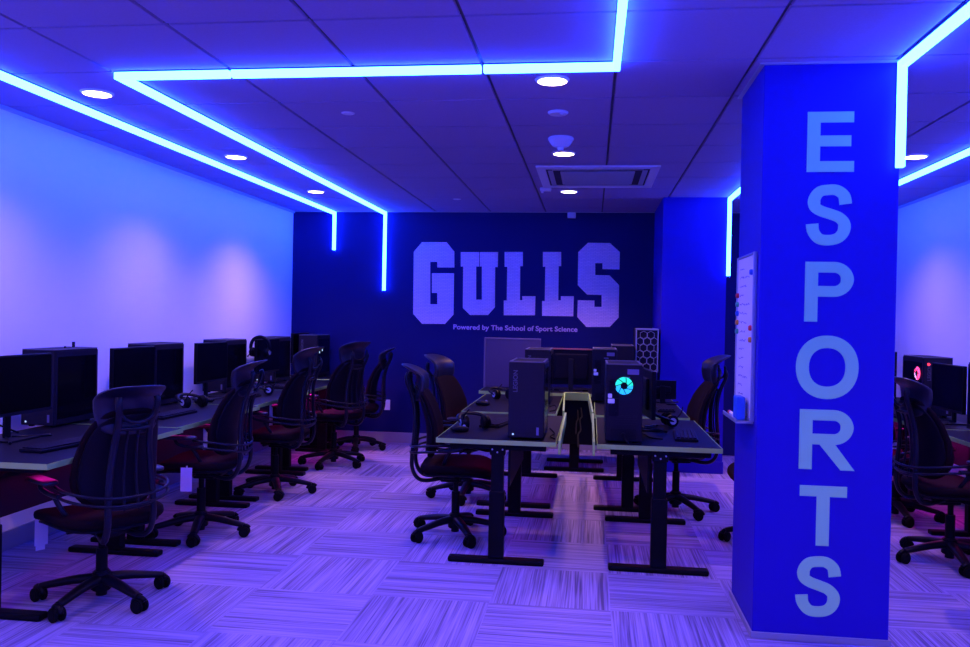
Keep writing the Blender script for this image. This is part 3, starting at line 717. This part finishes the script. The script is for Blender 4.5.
tw(-3.105, -2.90, 8.47, .745, 'tower computer with three bright dots in its side window at the navy wall', TG, ring='side')
CG = 'tower computers on the middle desks'
tw(-.470, -.265, 4.745, .72, 'tower computer with mesh front and upright lettering nearest the camera in the middle', CG, glass=1)
tw(-.53, -.325, 6.62, .722, 'tower computer just behind the mesh-front tower in the middle left', CG)
tw(.088, .293, 4.76, .72, 'tower computer with glowing cyan fan ring on the middle right desk', CG, rz=PI, ring='fan', rear=True, glass=-1)
tw(.030, .200, 7.05, .722, 'tower computer with rear facing the camera just behind the cyan-lit tower', CG, rz=PI, rear=True, glass=-1)
tw(.190, .395, 7.72, .735, 'tower computer far behind the cyan-lit tower on the crosswise desk', CG, rz=PI, glass=-1)
RG = 'tower computers on the right wall desks'
tw(2.50, 2.705, 5.44, DT, 'dark tower computer at the right edge of the frame on the right wall desk', RG, glass=-1)
tw(2.50, 2.705, 6.60, DT, 'tower computer with a glowing red fan ring right of the pillar', RG, ring='sidefan', glass=-1)
tw(2.50, 2.705, 7.74, DT, 'tower computer peeking out farthest behind the pillar at right', RG, glass=-1)
b = B(); cyl(b, (0, 0, 0), (0, -.003, 0), .010, n=14)
o = obj('status_light', b, M['reddot'], [x for x in C.objects if x.get('label', '').startswith('tower computer with a glowing red')][0]); o.location = (-.07, -TD/2-.001, TH-.055)
for tl in ('graphite tower computer nearest the camera',):
    r = [x for x in C.objects if x.get('label', '').startswith(tl)][0]
    b = B(); bx(b, .0, .012, .10, .118, TH, TH+.035, .003); obj('wireless_antenna', b, M['plastic'], r)
    b = B(); bx(b, .03, .04, -.02, -.01, TH, TH+.012, .002); obj('power_button', b, M['plastic'], r)

# hexagon mesh tower on a black case
t = thing('tower_computer', 'tower computer with pale framed hexagon mesh front against the navy wall', 'computer', (.515, 7.99, .945), 0, CG)
b = B(); bx(b, -.105, .105, -.19, .20, 0, .405, .004); obj('case', b, M['case'], t)
fr = B(); y = -.195
for q in ((-.105, .105, .39, .405), (-.105, .105, 0, .013), (-.105, -.094, .013, .39), (.094, .105, .013, .39)): bx(fr, q[0], q[1], y-.004, y+.008, q[2], q[3], .002, 1)
fo = obj('front_frame', fr, M['hexm'], t)
hx_ = B()
for r_ in range(6):
    for c_ in range(3):
        cx_, cz_ = -.066+c_*.066+(.033 if r_ % 2 else 0), .045+r_*.060
        if abs(cx_) > .085: continue
        pts = [(max(-.094, min(.094, cx_+.036*math.cos(PI/6+k*PI/3))), y, cz_+.036*math.sin(PI/6+k*PI/3)) for k in range(6)]
        tube(hx_, pts, .0022, n=5, closed=True, sm=0)
obj('hexagon_mesh', hx_, M['hexm'], t)
t = thing('equipment_case', 'low black equipment case with reddish top under the hexagon mesh tower', 'case', (.55, 7.98, .735))
b = B(); bx(b, -.145, .06, -.20, .22, 0, .195, .006); obj('body', b, M['plastic'], t)
b = B(); bx(b, -.14, .055, -.195, .21, .195, .208, .003); obj('lid', b, M['brown'], t)

def make_monitor(label, loc, rz, group, w=.54, h=.315, z0=.11, tilt=0, back=False, fd=1.0):
    """screen faces -y; origin at stand foot"""
    t = thing('monitor', label, 'monitor', loc, rz, group)
    b = B(); bx(b, -w/2, w/2, -.012, .014, z0, z0+h, .004, 2); bx(b, -w*.3, w*.3, .012, .034, z0+.05, z0+h-.05, .012, 2); pn = obj('housing', b, M['plastic'], t)
    b = B(); bx(b, -w/2+.008, w/2-.008, -.0135, -.011, z0+.018, z0+h-.008); obj('screen', b, M['screen'], pn)
    b = B(); bx(b, -w/2, w/2, -.014, -.0118, z0, z0+.016); obj('lower_bezel', b, M['case'], pn)
    b = B(); bx(b, -.022, .022, .034, .052, .01, z0+h*.72, .004); obj('stand', b, M['frame' if back else 'plastic'], t)
    b = B(); bx(b, -.11, .11, -.07*fd, .10, 0, .010, .004)
    for s in (-1, 1): tube(b, [(s*.02, .03, .012), (s*.10, -.05*fd, .0095), (s*.16, -.10*fd, .0085)], .007, n=8)
    obj('stand_base', b, M['plastic'], t)
    return t
MG = 'monitors on the left wall desks'
ML = [(-2.99, 3.955, 0, .56, 'black monitor nearest the camera at the left edge of the frame'), (-2.98, 5.06, 1, .50, 'black monitor on the second left wall desk beside its tower'), (-2.99, 6.20, 2, .53, 'black monitor on the left wall desk behind the second chair'),
      (-3.0, 7.36, 3, .54, 'black monitor on the left wall desk behind the hanging headset')]
for x, y, i, w, l in ML: make_monitor(l, (x, y, DT), math.radians(90), MG, w, .315, .135 if i else .13)
make_monitor('black monitor in the far left corner beside the dotted tower', (-3.165, 8.68, .745), math.radians(90), MG, .50, .32, .15, fd=.1)
make_monitor('monitor seen from its back with a pale stand on the crosswise desk', (-.185, 7.84, .735), math.radians(180), 'monitors on the middle desks', .52, .34, .07, back=True)
b = B(); bx(b, -.26, .26, -.004, .018, .398, .412, .002); o = obj('top_edge', b, M['brown'], [x for x in C.objects if x.get('label', '').startswith('monitor seen from its back')][0])
make_monitor('slim black monitor seen edge-on beside the cyan-lit tower', (.365, 5.42, .72), math.radians(96), 'monitors on the middle desks', .50, .30, .09)
make_monitor('low black monitor on the desk before the blue wall', (.60, 7.10, .722), math.radians(186), 'monitors on the middle desks', .24, .16, .04)
make_monitor('black monitor on the right wall desk before the red-lit tower', (2.53, 6.24, DT), math.radians(-90), 'monitors on the right wall desks', .52, .33, .09)
# upright grey panel
t = thing('desk_screen', 'upright grey panel with pale rim standing on the crosswise desk', 'panel', (-.76, 8.05, .735))
b = B(); bx(b, -.27, .27, -.012, .012, .006, .485, .003); obj('panel', b, M['greypanel'], t)
b = B(); bx(b, -.285, .27, -.016, .016, .478, .492, .003); bx(b, -.287, -.272, -.016, .016, 0, .49, .003); obj('rim', b, M['greyrim'], t)
b = B(); bx(b, -.22, -.16, -.08, .08, .0004, .006, .002); bx(b, .16, .22, -.08, .08, .0004, .006, .002); obj('feet', b, M['plastic'], t)

# ------------------------------------------------------------ small desk things
def make_keyboard(label, loc, rz, group):
    t = thing('keyboard', label, 'keyboard', loc, rz, group)
    b = B(); bx(b, -.215, .215, -.068, .068, 0, .016, .005); obj('body', b, M['plastic'], t)
    b = B()
    for r_ in range(5):
        for c_ in range(20):
            x = -.205+c_*.0205; y_ = -.058+r_*.0235
            bx(b, x+.001, x+.0185, y_, y_+.020, .016, .0235)
    obj('keys', b, M['case'], t)
    return t
def make_mouse(label, loc, rz, group):
    t = thing('computer_mouse', label, 'mouse', loc, rz, group)
    b = B(); pad(b, .031, .058, .02, .8, .8, lambda p: Vector((p.x, p.y, max(0, p.z+.016+.004*(p.y < 0))))); obj('shell', b, M['plastic'], t)
    b = B(); cyl(b, (-.004, .03, .034), (.004, .03, .034), .009, n=14); obj('wheel', b, M['silver'], t)
    return t
def make_headset(label, loc, rz, group, stand=False, lay=False):
    t = thing('headset', label, 'headset', loc, rz, group)
    R_ = Matrix.Rotation(math.radians(0), 4, 'X')
    if lay: R_ = Matrix.Translation((0, 0, .035)) @ Matrix.Rotation(math.radians(-72), 4, 'X')
    def X(b): bmesh.ops.transform(b, matrix=R_, verts=b.verts[:]); return b
    b = B(); tube(b, [(-.082, 0, .03), (-.092, 0, .09), (-.065, 0, .15), (0, 0, .175), (.065, 0, .15), (.092, 0, .09), (.082, 0, .03)], .010, n=10, flat=1.6); obj('headband', X(b), M['plastic'], t)
    for s in (-1, 1):
        b = B(); cyl(b, (s*.060, 0, .035), (s*.095, 0, .035), .044, .038, n=26, bev=.008); e = obj('ear_cup', X(b), M['plastic'], t)
        b = B(); cyl(b, (s*.095, 0, .035), (s*.097, 0, .035), .022, n=20); obj('badge', X(b), M['silver'], e)
        b = B(); cyl(b, (s*.045, 0, .035), (s*.062, 0, .035), .040, .044, n=26, bev=.006); obj('ear_cushion', X(b), M['rubber'], e)
    b = B(); tube(b, [(-.085, -.02, .02), (-.085, -.07, 0.0), (-.06, -.11, -.005)], .004, n=8); obj('microphone', X(b), M['rubber'], t)
    return t
KG, HG, MOG = 'keyboards on desks', 'headsets on desks', 'mice on desks'
make_keyboard('black keyboard on the left wall desk nearest the camera', (-2.62, 3.83, DT), math.radians(82), KG)
make_mouse('black mouse beside the keyboard on the nearest left wall desk', (-2.66, 4.20, DT), math.radians(80), MOG)
make_keyboard('black keyboard on the second left wall desk behind the nearest chair', (-2.74, 5.12, DT), math.radians(88), KG)
make_keyboard('black keyboard on the third left wall desk', (-2.76, 6.30, DT), math.radians(92), KG)
make_keyboard('black keyboard on the fourth left wall desk', (-2.80, 7.40, DT), math.radians(90), KG)
make_headset('black headset with bright badge lying beside the second left wall keyboard', (-2.78, 5.55, DT), math.radians(60), HG, lay=True)
make_headset('black headset lying on the third left wall desk behind the second chair', (-2.66, 6.66, DT+.002), math.radians(110), HG, lay=True)
make_keyboard('black keyboard beside the mesh-front tower in the middle left', (-.60, 5.42, .72), math.radians(80), KG)
make_headset('black headset lying on the middle left desk nearest the camera', (-.70, 5.08, .72), math.radians(25), HG, lay=True)
make_mouse('black mouse near the front corner of the middle left desk', (-.79, 4.98, .72), math.radians(-60), MOG)
make_headset('black headset on the second middle left desk below the grey panel', (-.72, 6.98, .724), math.radians(40), HG, lay=True)
make_mouse('black mouse on the second middle left desk before the grey panel', (-.85, 6.50, .722), math.radians(-80), MOG)
make_keyboard('black keyboard on the desk before the chair at the blue wall', (.57, 6.66, .722), math.radians(94), KG)
make_headset('black headset lying near the back edge of the middle right desk', (.56, 5.62, .72), math.radians(100), HG, lay=True)
make_keyboard('black keyboard beside the cyan-lit tower on the middle right desk', (.58, 5.14, .72), math.radians(86), KG)
make_keyboard('black keyboard on the right wall desk beside the red-lit tower', (2.325, 6.38, DT), math.radians(90), KG)
# game controller; its glints are put in as white pads
t = thing('game_controller', 'game controller with glints drawn as white thumb pads below the monitor behind the second chair', 'controller', (-2.92, 5.88, DT), math.radians(70))
b = B(); pad(b, .05, .028, .016, .7, .6, lambda p: Vector((p.x, p.y, p.z+.024)))
for s in (-1, 1): tube(b, [(s*.04, 0, .024), (s*.062, -.03, .018), (s*.066, -.055, .014)], lambda q: .018-.006*q, n=10)
obj('body', b, M['plastic'], t)
for x, y_ in ((-.026, .004), (.016, -.012), (.034, .008)):
    b = B(); cyl(b, (x, y_, .038), (x, y_, .050), .010, n=14, bev=.002); obj('glint_pad', b, M['paper'], t)
# headset hung on a monitor corner
hs = make_headset('black headset hung over the top of the monitor at the fourth left wall desk', (-3.005, 7.20, 1.031), math.radians(-4), HG)
# cables
def cable(label, pts, r=.004):
    o_ = Vector(pts[0]); b = B(); tube(b, [Vector(p)-o_ for p in pts], r, n=8); o = obj('cable', b, M['rubber']); o.location = o_; return tag(o, label, 'cable', 'loose cables')
cable('black cable hanging in front of the wall under the nearest monitor', [(-3.22, 3.86, DT+.16), (-3.19, 3.98, DT+.11), (-3.16, 4.08, DT+.05), (-3.12, 4.16, DT+.005)], .005)
cable('black cable tangled behind the cyan-lit tower on the middle right desk', [(.10, 5.30, .725), (.20, 5.36, .74), (.26, 5.28, .726), (.33, 5.16, .726), (.36, 5.0, .726), (.43, 4.95, .726)])
cable('black cable looping beside the mesh-front tower towards the trough', [(-.25, 5.25, .726), (-.21, 5.0, .73), (-.23, 4.9, .726), (-.20, 4.8, .726)])
cable('black cable curled on the second middle left desk near the trough', [(-.32, 6.5, .728), (-.27, 6.42, .75), (-.26, 6.3, .73), (-.30, 6.2, .728)])

# ------------------------------------------------------------ world, colour
w = bpy.data.worlds.new('world'); SC.world = w; w.use_nodes = True
w.node_tree.nodes['Background'].inputs[0].default_value = (.01, .008, .05, 1); w.node_tree.nodes['Background'].inputs[1].default_value = .2
vs = SC.view_settings; vs.view_transform = 'Standard'; vs.look = 'None'; vs.exposure = 0.0; vs.gamma = 1; vs.use_curve_mapping = False
SC.cycles.use_denoising = True
SC.cycles.max_bounces = 8; SC.cycles.diffuse_bounces = 4
